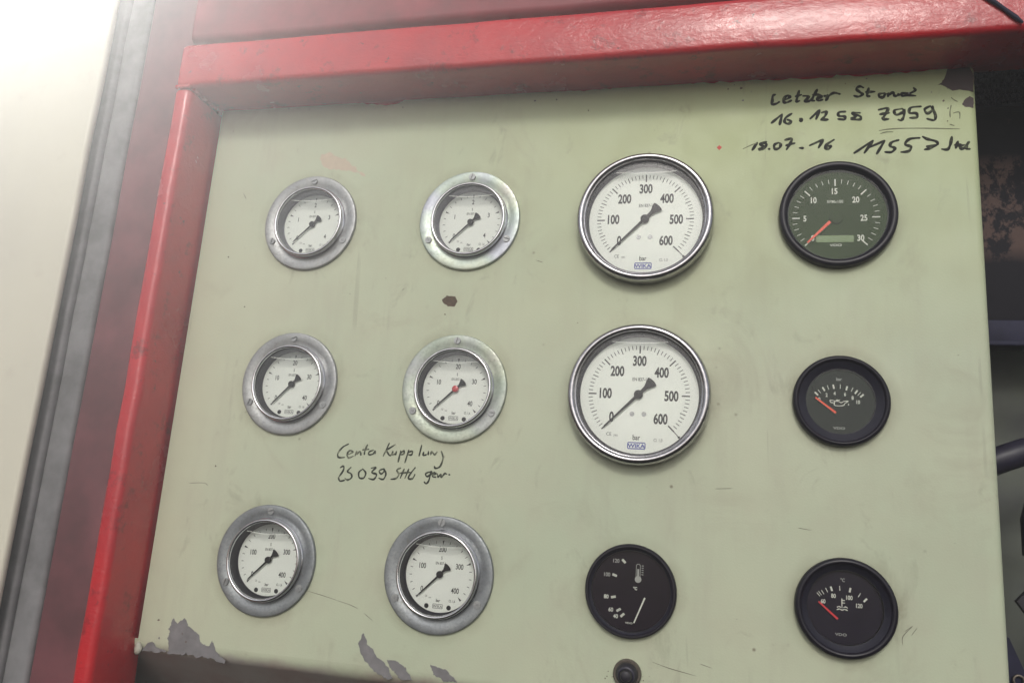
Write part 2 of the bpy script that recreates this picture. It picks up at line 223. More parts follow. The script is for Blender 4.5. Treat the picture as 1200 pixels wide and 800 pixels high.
# ---------------------------------------------------------------- helpers
def link(name, me, mat, parent=None, loc=(0, 0, 0)):
    o = bpy.data.objects.new(name, me); col.objects.link(o)
    if mat is not None and not me.materials: me.materials.append(mat)
    if parent is not None: o.parent = parent
    o.location = loc; return o
def tag(o, label=None, cat=None, group=None, kind=None):
    for k, v in (('label', label), ('category', cat), ('group', group), ('kind', kind)):
        if v: o[k] = v
    return o
def empty(name, loc):
    o = bpy.data.objects.new(name, None); o.empty_display_size = .02; col.objects.link(o); o.location = loc; return o
def finish(bm, name, smooth=True, auto=None):
    me = bpy.data.meshes.new(name); bmesh.ops.recalc_face_normals(bm, faces=bm.faces); bm.to_mesh(me); bm.free()
    if smooth:
        me.polygons.foreach_set('use_smooth', [True]*len(me.polygons))
        if auto: me.set_sharp_from_angle(angle=R(auto))
    return me
mm = 0.001
def lathe(prof, segs=96, auto=40, name='lathe', jit=0.0):
    """prof: (radius, depth y) in mm, revolved about the y axis"""
    bm = bmesh.new(); rings = []
    for r, y in prof:
        if r < 1e-6: rings.append([bm.verts.new((0, y*mm, 0))]); continue
        rings.append([bm.verts.new((r*mm*math.cos(a), y*mm, r*mm*math.sin(a))) for a in (2*math.pi*i/segs for i in range(segs))])
    for A, B in zip(rings, rings[1:]):
        for i in range(segs):
            j = (i+1) % segs
            if len(A) == 1 and len(B) == 1: continue
            if len(A) == 1: bm.faces.new((A[0], B[i], B[j]))
            elif len(B) == 1: bm.faces.new((A[i], A[j], B[0]))
            else: bm.faces.new((A[i], A[j], B[j], B[i]))
    return finish(bm, name, True, auto)
def box(bm, a, b, bev=0.0, segs=2):
    r = bmesh.ops.create_cube(bm, size=1); vs_ = r['verts']
    s = [b[i]-a[i] for i in range(3)]; c = [(b[i]+a[i])/2 for i in range(3)]
    bmesh.ops.scale(bm, vec=s, verts=vs_); bmesh.ops.translate(bm, vec=c, verts=vs_)
    if bev:
        es = list({e for v in vs_ for e in v.link_edges}); bmesh.ops.bevel(bm, geom=es, offset=bev, segments=segs, profile=.5, affect='EDGES')
def box_mesh(a, b, bev=0.0, segs=3, name='box'):
    bm = bmesh.new(); box(bm, a, b, bev, segs); return finish(bm, name, bool(bev), 45)
def subdivided_box(a, b, bev, name, axis, n, jit=0.0):
    bm = bmesh.new(); box(bm, a, b, bev, 4)
    for i in range(1, n):
        t = a[axis]+(b[axis]-a[axis])*i/n; co = [0, 0, 0]; no = [0, 0, 0]; co[axis] = t; no[axis] = 1
        bmesh.ops.bisect_plane(bm, geom=bm.verts[:]+bm.edges[:]+bm.faces[:], plane_co=co, plane_no=no)
    rnd = random.Random(3)
    offs = {}
    for v in bm.verts:
        k = round(v.co[axis], 4)
        if k not in offs: offs[k] = (rnd.uniform(-jit, jit), rnd.uniform(-jit, jit))
        o = [i for i in range(3) if i != axis]; v.co[o[0]] += offs[k][0]; v.co[o[1]] += offs[k][1]
    return finish(bm, name, True, 50)
def prism(pts, y0, y1, name='prism', bm=None):
    """pts (x, z) polygon in mm extruded from y0 to y1"""
    own = bm is None
    if own: bm = bmesh.new()
    A = [bm.verts.new((x*mm, y0*mm, z*mm)) for x, z in pts]; B = [bm.verts.new((x*mm, y1*mm, z*mm)) for x, z in pts]
    n = len(pts); bm.faces.new(A); bm.faces.new(B[::-1])
    for i in range(n): bm.faces.new((A[i], B[i], B[(i+1) % n], A[(i+1) % n]))
    if own: return finish(bm, name, False)
def quad(bm, p, q, w, y):
    """flat bar from p to q (mm) with width w, facing -y"""
    d = Vector((q[0]-p[0], q[1]-p[1])); d.normalize(); n = Vector((-d.y, d.x))*w/2
    vs_ = [bm.verts.new(((a+n.x*s)*mm, y*mm, (b+n.y*s)*mm)) for (a, b), s in ((p, 1), (q, 1), (q, -1), (p, -1))]
    bm.faces.new(vs_)
def disc(bm, c, r, y, n=20, a0=0, a1=360):
    full = a1-a0 >= 360
    bm.faces.new([bm.verts.new(((c[0]+r*math.cos(R(a)))*mm, y*mm, (c[1]+r*math.sin(R(a)))*mm)) for a in (a0+(a1-a0)*i/(n if full else n-1) for i in range(n))])
def arc_ring(bm, c, r0, r1, a0, a1, y, n=14):
    P = []
    for i in range(n+1):
        a = R(a0+(a1-a0)*i/n); P.append([bm.verts.new(((c[0]+r*math.cos(a))*mm, y*mm, (c[1]+r*math.sin(a))*mm)) for r in (r0, r1)])
    for u, v in zip(P, P[1:]): bm.faces.new((u[0], u[1], v[1], v[0]))
def flat(bm, name):
    me = bpy.data.meshes.new(name)
    for f in bm.faces:
        f.normal_update()
        if f.normal.y > 0: f.normal_flip()
    bm.to_mesh(me); bm.free(); return me
def pol(a, r): return (r*math.cos(R(a)), r*math.sin(R(a)))
_tc = {}
def text_mesh(s, h, sq, bold, rot):
    """one flat word facing -y; h = cap height mm, sq = squeeze"""
    key = (s, h, sq, bold, rot)
    if key in _tc: return _tc[key]
    c = bpy.data.curves.new('t', 'FONT'); c.body = s; c.size = 1; c.align_x = 'CENTER'; c.offset = bold; c.resolution_u = 4
    o = bpy.data.objects.new('t', c); col.objects.link(o)
    me = bpy.data.meshes.new_from_object(o.evaluated_get(bpy.context.evaluated_depsgraph_get())); bpy.data.objects.remove(o)
    zs = [v.co.y for v in me.vertices]; xs = [v.co.x for v in me.vertices]; cap = .729
    cx_ = (min(xs)+max(xs))/2; cz = cap/2; k = h/cap*mm; ca, sa = math.cos(R(rot)), math.sin(R(rot))
    for v in me.vertices:
        a, b = (v.co.x-cx_)*k*sq, (v.co.y-cz)*k
        v.co = Vector((a*ca-b*sa, 0, a*sa+b*ca))
    me.update()
    if me.polygons and me.polygons[0].normal.y > 0: me.flip_normals()
    _tc[key] = me; return me
def words(items, mat, parent, y):
    for it in items:
        s, x, z, h, sq, bold = it[:6]; rot = it[6] if len(it) > 6 else 0
        nm = 'logo' if s in ('VDO', 'WIKA') else 'numeral' if s.replace(',', '').isdigit() else 'lettering'
        me = text_mesh(s, h*1.08, sq, bold*1.35+.004, rot)
        if me.materials and me.materials[0] != mat: me = me.copy(); me.materials.clear()
        link(nm, me, mat, parent, (x*mm, y*mm, z*mm))
def catmull(pts, sub=6):
    if len(pts) < 3: return [tuple(Vector(pts[0]).lerp(Vector(pts[1]), i/sub)) for i in range(sub+1)]
    P = [pts[0]]+list(pts)+[pts[-1]]; out = []
    for i in range(1, len(P)-2):
        p0, p1, p2, p3 = P[i-1:i+3]
        for k in range(sub):
            t = k/sub
            out.append(tuple(.5*(2*p1[j]+(p2[j]-p0[j])*t+(2*p0[j]-5*p1[j]+4*p2[j]-p3[j])*t*t+(-p0[j]+3*p1[j]-3*p2[j]+p3[j])*t**3) for j in (0, 1)))
    out.append(tuple(pts[-1])); return out
def ribbon_mesh(strokes, w, y0, name='ink', seed=1, taper=.35, ramp=0.00015):
    """pen strokes as thin ink lines lying on the panel; every bit a hair above the last so crossings never share a plane"""
    bm = bmesh.new(); rnd = random.Random(seed); y = y0
    for s in strokes:
        pts = catmull(s); n = len(pts); prev = None; ph = rnd.uniform(0, 6)
        for i, p in enumerate(pts):
            q = pts[min(i+1, n-1)]; o = pts[max(i-1, 0)]; d = Vector((q[0]-o[0], q[1]-o[1]))
            if d.length < 1e-6: d = Vector((1, 0))
            d.normalize(); nn = Vector((-d.y, d.x))
            ww = w*(1+.18*math.sin(ph+i*.7)+rnd.uniform(-.08, .08))*(1-taper*(abs(2*i/(n-1)-1)**4))/2
            cur = (bm.verts.new(((p[0]+nn.x*ww)*mm, y*mm, (p[1]+nn.y*ww)*mm)), bm.verts.new(((p[0]-nn.x*ww)*mm, y*mm, (p[1]-nn.y*ww)*mm)))
            if i in (0, n-1):
                c = bm.verts.new(((p[0]+d.x*ww*.8*(1 if i else -1))*mm, y*mm, (p[1]+d.y*ww*.8*(1 if i else -1))*mm))
                bm.faces.new((cur[0], cur[1], c))
            if prev: bm.faces.new((prev[0], prev[1], cur[1], cur[0]))
            prev = cur; y -= ramp
    return flat(bm, name)
def rough_poly(pts, it=3, amp=.16, seed=1):
    rnd = random.Random(seed)
    for w_ in range(it):
        out = []
        for a, b in zip(pts, pts[1:]+pts[:1]):
            d = (b[0]-a[0], b[1]-a[1]); k = rnd.uniform(-amp, amp)*(.5+.55*w_); out += [a, ((a[0]+b[0])/2-d[1]*k, (a[1]+b[1])/2+d[0]*k)]
        pts = out
    return pts
def flake_rim(parent, pts, mat, grow, seed, h=.05):
    P = rough_poly(list(pts), 2, .05, seed); cx_ = sum(p[0] for p in P)/len(P); cz_ = sum(p[1] for p in P)/len(P); rnd = random.Random(seed)
    Q = []
    for x, z in P:
        d = Vector((x-cx_, z-cz_)); L_ = max(d.length, .5); k = grow*rnd.uniform(.2, 1.4)
        Q.append((x+d.x/L_*k, min(z+d.y/L_*k, 111)))
    return flake(parent, 'chip_rim', Q, mat, h, 0, 0, seed)
def flake(parent, name, pts, mat, h=.12, it=3, amp=.14, seed=1):
    from mathutils.geometry import delaunay_2d_cdt
    P = rough_poly(list(pts), it, amp, seed); n = len(P)
    vo, eo, fo, _, _, _ = delaunay_2d_cdt([Vector(p[:2]) for p in P], [], [list(range(n))], 1, 1e-4)
    bm = bmesh.new(); A = [bm.verts.new((v.x*mm, -h*mm, v.y*mm)) for v in vo]
    for f in fo: bm.faces.new([A[k] for k in f])
    rim = [e for e in bm.edges if len(e.link_faces) == 1]; B = {}
    for e in rim:
        for v in e.verts:
            if v not in B: B[v] = bm.verts.new((v.co.x, .05*mm, v.co.z))
        a, b = e.verts; bm.faces.new((a, b, B[b], B[a]))
    for v in [v for v in bm.verts if not v.link_faces]: bm.verts.remove(v)
    return link(name, finish(bm, name, False), mat, parent)
def tube(path, r, segs=16, name='tube'):
    bm = bmesh.new(); rings = []
    for i, p in enumerate(path):
        p = Vector(p); d = (Vector(path[min(i+1, len(path)-1)])-Vector(path[max(i-1, 0)])).normalized()
        a = d.cross(Vector((0, 1, 0.02))).normalized(); b = d.cross(a)
        rr = r[i] if isinstance(r, (list, tuple)) else r
        rings.append([bm.verts.new(p+a*rr*math.cos(t)+b*rr*math.sin(t)) for t in (2*math.pi*k/segs for k in range(segs))])
    for A, B in zip(rings, rings[1:]):
        for k in range(segs): bm.faces.new((A[k], A[(k+1) % segs], B[(k+1) % segs], B[k]))
    bm.faces.new(rings[0]); bm.faces.new(rings[-1][::-1]); return finish(bm, name, True, 50)

# ---------------------------------------------------------------- where the gauges sit (panel plane y = 0, mm)
HOLE = [35, 35, 49, 38.5, 35, 35, 49, 29, 35, 35, 29, 29]
PX0, PX1, PZ0, PZ1 = -104.0, 515.5, -348.5, 119.0

# ---------------------------------------------------------------- instrument panel
panel = empty('instrument_panel', (0, 0, 0))
tag(panel, 'scratched cream painted steel instrument panel carrying all twelve gauges', 'instrument panel')
def panel_face():
    c = bpy.data.curves.new('p', 'CURVE'); c.dimensions = '2D'; c.fill_mode = 'BOTH'; c.extrude = 1.0*mm
    def sp(pts):
        s = c.splines.new('POLY'); s.points.add(len(pts)-1); s.use_cyclic_u = True
        for q, (x, z) in zip(s.points, pts): q.co = (x*mm, z*mm, 0, 1)
    sp([(PX0, PZ0), (PX1, PZ0), (PX1, PZ1), (PX0, PZ1)])
    for (gx, gz), r in zip(G, HOLE): sp([(gx+pol(a*5, r)[0], gz+pol(a*5, r)[1]) for a in range(72)][::-1])
    sp([(283.6+pol(a*15, 6)[0], -333.2+pol(a*15, 6)[1]) for a in range(24)][::-1])
    o = bpy.data.objects.new('t', c); col.objects.link(o); me = bpy.data.meshes.new_from_object(o.evaluated_get(bpy.context.evaluated_depsgraph_get()))
    bpy.data.objects.remove(o)
    for v in me.vertices: v.co = Vector((v.co.x, 1.0*mm-v.co.z, v.co.y))
    return me
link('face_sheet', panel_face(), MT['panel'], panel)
def bent(prof, a, b, axis, n, name):
    """prof: (out, y) mm; swept along the axis from a to b"""
    bm = bmesh.new(); rows = []
    for i in range(n+1):
        t = a+(b-a)*i/n
        rows.append([bm.verts.new((o*mm, y*mm, t*mm) if axis == 'z' else (t*mm, y*mm, o*mm)) for o, y in prof])
    for u, v in zip(rows, rows[1:]):
        for k in range(len(prof)-1): bm.faces.new((u[k], u[k+1], v[k+1], v[k]))
    return finish(bm, name, True, 60)
rr = 5.0
prof = [(PX1, 0)]+[(PX1+rr*math.sin(R(a)), rr-rr*math.cos(R(a))) for a in range(10, 91, 10)]+[(PX1+rr, 32), (PX1+rr-2, 32)]
link('folded_side_edge', bent(prof, PZ0-8, PZ1, 'z', 12, 'fold'), MT['panel'], panel)
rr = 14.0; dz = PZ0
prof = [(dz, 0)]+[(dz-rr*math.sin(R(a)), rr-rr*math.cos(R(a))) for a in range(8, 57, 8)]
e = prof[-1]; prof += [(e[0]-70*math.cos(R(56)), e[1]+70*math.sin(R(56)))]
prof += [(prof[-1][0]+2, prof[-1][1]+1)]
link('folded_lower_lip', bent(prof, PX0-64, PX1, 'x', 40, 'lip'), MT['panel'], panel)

# chips, stains and writing on the panel
for i, pts in enumerate(CHIP['A']): flake_rim(panel, pts, MT['rustrim'], .4, 50+i)
flake_rim(panel, CHIP['C'][0], MT['rustrim'], .6, 70)
rnd = random.Random(77)
for k in range(46):      # small flakes strewn near the big bare patches and along the worn rims
    cx_, cz_ = rnd.choice(((-86, -350, ), (-70, -346), (-50, -352), (112, -344), (125, -350), (150, -352), (495, 95), (508, 88), (505, 70), (-96, -335), (200, 104), (60, 104), (350, 105), (440, 104)))
    x, z, s_ = cx_+rnd.gauss(0, 10), cz_+rnd.gauss(0, 4.5), rnd.uniform(.25, 1.1)
    if z < -347 or z > 110 or x < -102 or x > 513: continue
    flake(panel, 'paint_chip', [(x+s_*rnd.uniform(.5, 1.3)*math.cos(a), z+s_*rnd.uniform(.5, 1.3)*math.sin(a)) for a in (i*1.05 for i in range(6))], MT[rnd.choice(('primer', 'bare', 'rustrim'))], .06+.001*k, 1, .2, k)
for i, pts in enumerate(CHIP['A']): tag(flake(panel, 'paint_chip', pts, MT['bare'], .09, 4, .08, 5+i), 'dark brown chip at the corner where the cream paint has flaked off')
for i, pts in enumerate(CHIP['B']): flake(panel, 'bare_patch', pts, MT['primer'], .07+.01*i, 5, .14, 9+i)
tag(flake(panel, 'paint_chip', CHIP['C'][0], MT['brown'], .10, 2, .12, 3), 'small dark brown oval chip')
flake(panel, 'paint_spot', CHIP['D'][0], MT['redspot'], .15, 2, .1, 3)
flake(panel, 'filler_stain', CHIP['E'][0], MT['pink'], .05, 3, .2, 4)
R0 = CHIP['R'][0]
Rp = []
rnd = random.Random(12)
for a, b in zip(R0, R0[1:]):
    n = max(1, int((b[0]-a[0])/4)); 
    for i in range(n):
        t = i/n; Rp.append((a[0]+(b[0]-a[0])*t, a[1]+(b[1]-a[1])*t-(rnd.uniform(-.5, 1.1) if i or n == 1 else 0)))
Rp.append(R0[-1])
bm = bmesh.new()
A = [bm.verts.new((x*mm, -.16*mm, min(z, 111.5)*mm)) for x, z in Rp]; B = [bm.verts.new((x*mm, -.16*mm, 112.5*mm)) for x, z in Rp]
for i in range(len(A)-1): bm.faces.new((A[i], A[i+1], B[i+1], B[i]))
link('red_overpaint', finish(bm, 'overpaint', False), MT['red'], panel)
def write(strokes, groups, w, mat, lab, seed):
    k = 0
    for n, word in groups:
        o = link('handwriting', ribbon_mesh(strokes[k:k+n], w, -.06, 'ink', seed+k), mat, panel); k += n
        if word: o['label'] = lab+' '+word
    assert k == len(strokes), (k, len(strokes))
write(INK['ink_bold'], ((11, 'Letzter'), (4, '16.'), (4, '12'), (2, '98'), (3, '18.'), (4, '07-'), (3, '16'), (8, 'Stand'), (3, '7'), (1, '9'), (1, '5'), (1, '9'), (4, '11'), (2, '55'), (3, '7'), (1+2+2, 'Std')), 2.1, MT['marker'], 'bold black handwritten', 2)
write(INK['ink_faint'], ((2, 'h'), (2, 'underline'), (2, None), (1, None)), .8, MT['marker_faint'], 'faded handwritten', 3)
write(INK['ink_fine'], ((8, 'Centa'), (10, 'Kuppl'), (4, 'ung'), (3, '29'), (1, '0'), (1, '3'), (1, '9'), (5, 'Std'), (4, 'gew.')), 1.4, MT['marker_fine'], 'grey handwritten', 4)
scr = [[(37.5, -300), (52, -302.5), (63, -304.8)], [(63, -304.8), (74, -307), (81, -309.3)], [(86, -312), (93.7, -316.7)], [(460, -289), (465, -285)], [(465.2, -285), (459, -292), (458.8, -297.5)], [(467.7, -285.8), (464, -291)],
       [(300, -324), (312, -327), (330, -330)], [(332, -322), (340, -324)], [(-80, -225), (-66, -224), (-62, -226)], [(-40, -158), (-34, -155)], [(-38, -165), (-28, -160)],
       [(340, -205), (352, -204)], [(395, -228), (404, -229)], [(-70, 30), (-66, 24)], [(200, -35), (206, -37)], [(90, -60), (92, -58)]]
for k, st_ in enumerate(scr): link('scratch', ribbon_mesh([st_], .45, -.06-.002*k, 'scratch', 6+k, .8), MT['scratch'], panel)
# grime specks round the push button and a few strays
bm = bmesh.new(); rnd = random.Random(21)
for k in range(150):
    if k < 105:
        a = rnd.uniform(0, 360); r = 10.2+abs(rnd.gauss(0, 3.2)); c = (283.6+pol(a, r)[0], -333.2+pol(a, r)[1])
        if c[1] < -348: continue
        s = rnd.uniform(.18, .55)
    else: c = (rnd.uniform(-95, 505), rnd.uniform(-345, 95)); s = rnd.choice((.25, .3, .4, .8))
    if any((c[0]-g[0])**2+(c[1]-g[1])**2 < (56)**2 for g in G): continue
    n = 7; bm.faces.new([bm.verts.new(((c[0]+s*rnd.uniform(.6, 1.2)*math.cos(6.283*i/n))*mm, -.05*mm-k*2e-7, (c[1]+s*rnd.uniform(.6, 1.2)*math.sin(6.283*i/n))*mm)) for i in range(n)])
tag(link('grime_specks', flat(bm, 'specks'), MT['brown'], panel), kind='stuff')

# ---------------------------------------------------------------- red machine frame
frame = empty('machine_frame', (-.13, 0, .13))
tag(frame, 'glossy red painted steel tube frame around the cream instrument panel', 'steel frame')
def fpart(name, me, mat=MT['red']): return link(name, me, mat, frame, (.13, 0, -.13))
fpart('crossbar', subdivided_box((-.1235, -.0450, .1112), (.72, .012, .1535), .0055, 'crossbar', 0, 26, .0004))
fpart('upright', subdivided_box((-.1235, -.0450, -.62), (-.1072, .012, .1110), .0055, 'upright', 2, 22, .0004))
fpart('side_web', subdivided_box((-.1905, -.0105, -.62), (-.1218, .010, .34), .002, 'web', 2, 14, .0004), MT['maroon'])  # maroon carries the shade of the recess beside the upright
fpart('upper_crossbar', subdivided_box((-.1235, -.0380, .1605), (.72, .02, .235), .006, 'crossbar', 0, 20, .0006), MT['red_dull'])
fpart('filler_strip', box_mesh((-.1235, -.024, .1530), (.72, .012, .1615)), MT['iron'])
w = [(.5150, -.0462, .1370), (.5205, -.0464, .1325), (.5265, -.0463, .1265), (.5330, -.0464, .1195), (.5372, -.0463, .1150)]
fpart('weld_seam', tube([(.5080, -.0458, .1500)]+w, [.0008, .0012, .0015, .0013, .0016, .0008], 10), MT['iron'])
fpart('weld_seam', tube([(-.1215+i*.0012, -.0450+.0004*math.sin(i*2.3), .1111+.0006*math.sin(i*3.1)) for i in range(13)], [.0012+.0009*math.sin(i*1.9)**2 for i in range(13)], 10))
fpart('weld_seam', tube([(-.1070+.0005*math.sin(i*2.1), -.040+i*.0032, .1108+.0005*math.cos(i*1.7)) for i in range(13)], [.0022+.0008*math.sin(i*2.3)**2 for i in range(13)], 10))
bm = bmesh.new(); bmesh.ops.create_icosphere(bm, subdivisions=2, radius=1)
for v in bm.verts: v.co = Vector((v.co.x*.0032, v.co.y*.0022, v.co.z*.0052))*(1+.15*math.sin(v.co.x*9+v.co.z*7))
link('paint_drip', finish(bm, 'drip'), simple('cream_paint_drip', srgb(176, 174, 160), .5), panel, (-.1022, -.0004, -.3560))
# dark strip standing in for the shadow in the gap between upright and panel
fpart('gap_shade_strip', box_mesh((-.1072, .004, -.350), (-.09, .012, .1108)), MT['maroon'])

# rubber seal and cream door left of the frame
seal = empty('door_seal', (-.18, 0, -.12)); tag(seal, 'long dark grey ribbed rubber seal between the red upright and the cream door', 'rubber seal')
for a, b, y in ((-.2560, -.2350, -.020), (-.2345, -.2150, -.016), (-.2145, -.1910, -.013)):
    link('rubber_rib', subdivided_box((a, y, -.62), (b, .012, .34), .004, 'rib', 2, 18, .0004), MT['seal'], seal, (.18, 0, .12))
door = empty('cabinet_door', (-.45, -.02, -.12)); tag(door, 'pale cream painted door panel beyond the dark seal at the far left', 'door')
link('door_sheet', subdivided_box((-.85, -.0310, -.62), (-.2170, -.0230, .34), .0035, 'door', 2, 14, .0006), MT['door'], door, (.45, .02, .12))

# ---------------------------------------------------------------- behind the right edge of the panel
gr = empty('ribbed_guard', (.59, .06, .15)); tag(gr, 'dark ribbed rubber guard behind the upper right corner of the panel', 'guard')
link('backing', box_mesh((.47, .062, .1105), (.72, .075, .20)), MT['iron'], gr, (-.59, -.06, -.15))
bm = bmesh.new()
for i in range(90):
    x = .47+i*.0028; box(bm, (x, .0588, 0), (x+.0019, .0615, .0034), .0006, 1)
me = finish(bm, 'rib', True, 40)
for i in range(10):
    link('rib', me, MT['iron'], gr, (-.59+(.0014 if i % 2 else 0), -.06, -.15+.1125+i*.0048))
rp = link('cover_plate', box_mesh((.44, .068, -.0660), (.72, .074, .1100), .0015), MT['rusty']); tag(rp, 'dark navy steel plate with pale rust blotches behind the right edge of the panel', 'steel plate')
rl = empty('support_rail', (.58, .05, -.075)); tag(rl, 'narrow dark angle rail crossing behind the panel below the rusty plate', 'rail')
link('flange_strip', box_mesh((.44, .052, -.0850), (.72, .0565, -.0668), .001), MT['iron'], rl, (-.58, -.05, .075))
link('shelf_strip', box_mesh((.44, .040, -.0890), (.72, .0565, -.0853), .001), MT['iron'], rl, (-.58, -.05, .075))
rear = link('rear_wall', subdivided_box((-.16, .135, -.62), (.80, .145, .36), .002, 'rear', 0, 4), MT['rear']); tag(rear, 'dull grey green metal wall behind the panel', 'wall')
hz_ = [(.44, .070, -.212), (.49, .058, -.194), (.5344, .050, -.1712), (.552, .050, -.1640), (.575, .056, -.158), (.62, .075, -.150)]
hose = link('rubber_hose', tube(hz_, .0095, 20), MT['hose']); tag(hose, 'black rubber hose running behind the right edge of the panel', 'hose')
cl = empty('hose_elbow', (.553, .05, -.2)); tag(cl, 'black plastic elbow fitting just below the rubber hose at the right edge', 'fitting')
link('elbow_body', tube([(.600, .05, -.186), (.575, .05, -.190), (.562, .05, -.197), (.558, .05, -.212), (.557, .05, -.236)], [.008, .0095, .011, .0105, .0095], 18), MT['rubber'], cl, (-.553, -.05, .2))
link('collar', tube([(.566, .05, -.1905), (.572, .05, -.1895)], .0125, 18), MT['iron'], cl, (-.553, -.05, .2))
br = empty('black_bracket', (.57, .05, -.27)); tag(br, 'pointed black bracket sticking in from the right at lower right', 'bracket')
link('bracket_plate', prism([(541.5, -266.4), (552, -255), (640, -244), (640, -300), (548, -276)], 48, 54), MT['rubber'], br, (-.57, -.05, .27))
st = empty('cable_strap', (.54, .05, -.31)); tag(st, 'dark slanting strap with a small ring bolt at the lower right corner', 'strap')
link('strap_band', prism([(533, -290), (536.5, -291), (556, -340), (546, -352), (533, -352)], 52, 56), MT['iron'], st, (-.54, -.05, .31))
bm = bmesh.new()
for i in range(20):
    for j in range(8): pass
def torus(R0_, r0, c, name='ring'):
    bm = bmesh.new(); g = [[bm.verts.new((c[0]+(R0_+r0*math.cos(b))*math.cos(a), c[1]+r0*math.sin(b), c[2]+(R0_+r0*math.cos(b))*math.sin(a))) for b in (6.2832*j/8 for j in range(8))] for a in (6.2832*i/24 for i in range(24))]
    for i in range(24):
        for j in range(8): bm.faces.new((g[i][j], g[(i+1) % 24][j], g[(i+1) % 24][(j+1) % 8], g[i][(j+1) % 8]))
    return finish(bm, name)
link('ring_bolt', torus(.0032, .0009, (.5402, .0500, -.3177)), MT['brass'], st, (-.54, -.05, .31))

# ---------------------------------------------------------------- gauges
def screw_mesh(r=2.8, h=1.3, gap=.55, rot=25):
    bm = bmesh.new()
    for s in (0, 180):
        a0 = math.degrees(math.asin(gap/2/r)); P = [pol(a, r) for a in [a0+(180-2*a0)*i/10 for i in range(11)]]
        P = [(x*math.cos(R(rot+s))-z*math.sin(R(rot+s)), x*math.sin(R(rot+s))+z*math.cos(R(rot+s))) for x, z in P]
        prism(P, -h, 0, bm=bm)
    bmesh.ops.bevel(bm, geom=[e for e in bm.edges if all(v.co.y < -h*mm*.9 for v in e.verts)], offset=.25*mm, segments=2, affect='EDGES')
    P = [pol(a*20, r) for a in range(18)]; prism(P, -h*.35, .05, bm=bm)
    return finish(bm, 'screw', True, 40)
SCREW = [screw_mesh(rot=a) for a in (20, 75, 130, 160)]
FLANGE = lathe([(32.0, -1.2), (33.5, -1.6), (36, -2.4), (40.8, -2.9), (41.9, -2.6), (42.5, -1.8), (42.5, 0.02), (31, .02), (31, -1.0), (32, -1.2)], 96, 35, 'flange')
RING = lathe([(31.6, 0), (31.6, -5.6), (31.1, -6.8), (30.3, -7.3), (29.4, -7.0), (28.9, -6.2), (28.8, -5.2)], 96, 60, 'ring')
RING_OUT = lathe([(32.8, -1.0), (32.6, -2.6), (31.7, -3.2), (31.5, -3.1)], 96, 60, 'collar')
WALL_S = lathe([(28.8, -5.2), (28.8, 4.6), (26.2, 5.0)], 96, 40, 'wall'); DIAL_S = lathe([(27.5, 4.6), (27.3, 4.2), (0, 4.2)], 72, 40, 'dial'); GLASS_S = lathe([(28.7, -4.4), (0, -4.4)], 72, 40, 'glass')
RING_L = lathe([(49.0, .1), (51.0, -.2), (51.6, -2), (51.8, -9), (51.5, -11), (50.4, -12.8), (48.9, -13.7), (47.4, -13.4), (46.4, -12.3), (46.0, -11.2), (45.2, -11.0), (44.9, -10.4)], 128, 50, 'ring')
WALL_L = lathe([(44.9, -10.4), (44.6, -4.0), (42.6, -2.6)], 128, 40, 'wall'); DIAL_L = lathe([(43.6, -2.6), (43.4, -3.0), (0, -3.0)], 96, 40, 'dial'); GLASS_L = lathe([(44.9, -9.6), (0, -9.6)], 96, 40, 'glass')

def pointer_mesh(L, tail, fan, hub, y, w0=1.4, w1=.45):
    bm = bmesh.new(); t = .35
    a = R(225); 
    def P(u, v): return (u*math.cos(a)-v*math.sin(a), u*math.sin(a)+v*math.cos(a))
    pts = [P(L, 0), P(L-2.0, w1), P(hub*.6, w0/2), P(-hub, w0/2+.1), P(-tail*.55, w0*.7), P(-tail, fan/2)]
    pts += [P(-tail-fan*.16*math.cos(R(k)), fan/2*math.sin(R(k))) for k in (60, 30, 0, -30, -60)]
    pts += [P(-tail, -fan/2), P(-tail*.55, -w0*.7), P(-hub, -w0/2-.1), P(hub*.6, -w0/2), P(L-2.0, -w1)]
    prism(pts, y-t, y, bm=bm); return finish(bm, 'pointer', False)
def segment(r, chord, y, name, sag=1.2):
    a = math.asin(chord/r); n = 20; bm = bmesh.new()
    top = [(r*math.cos(a+(math.pi-2*a)*i/n), r*math.sin(a+(math.pi-2*a)*i/n)) for i in range(n+1)]
    x0 = r*math.cos(a); bot = [(-x0+2*x0*i/n, chord-sag*math.sin(math.pi*i/n)) for i in range(1, n)]
    bm.faces.new([bm.verts.new((x*mm, y*mm, z*mm)) for x, z in top+bot]); m = flat(bm, name)
    bm = bmesh.new(); L_ = [(-x0*.97+2*x0*.97*i/n, chord-sag*math.sin(math.pi*i/n)) for i in range(n+1)]
    return m, ribbon_mesh([L_], .55, y-.02, 'line', 2, .5, 0)

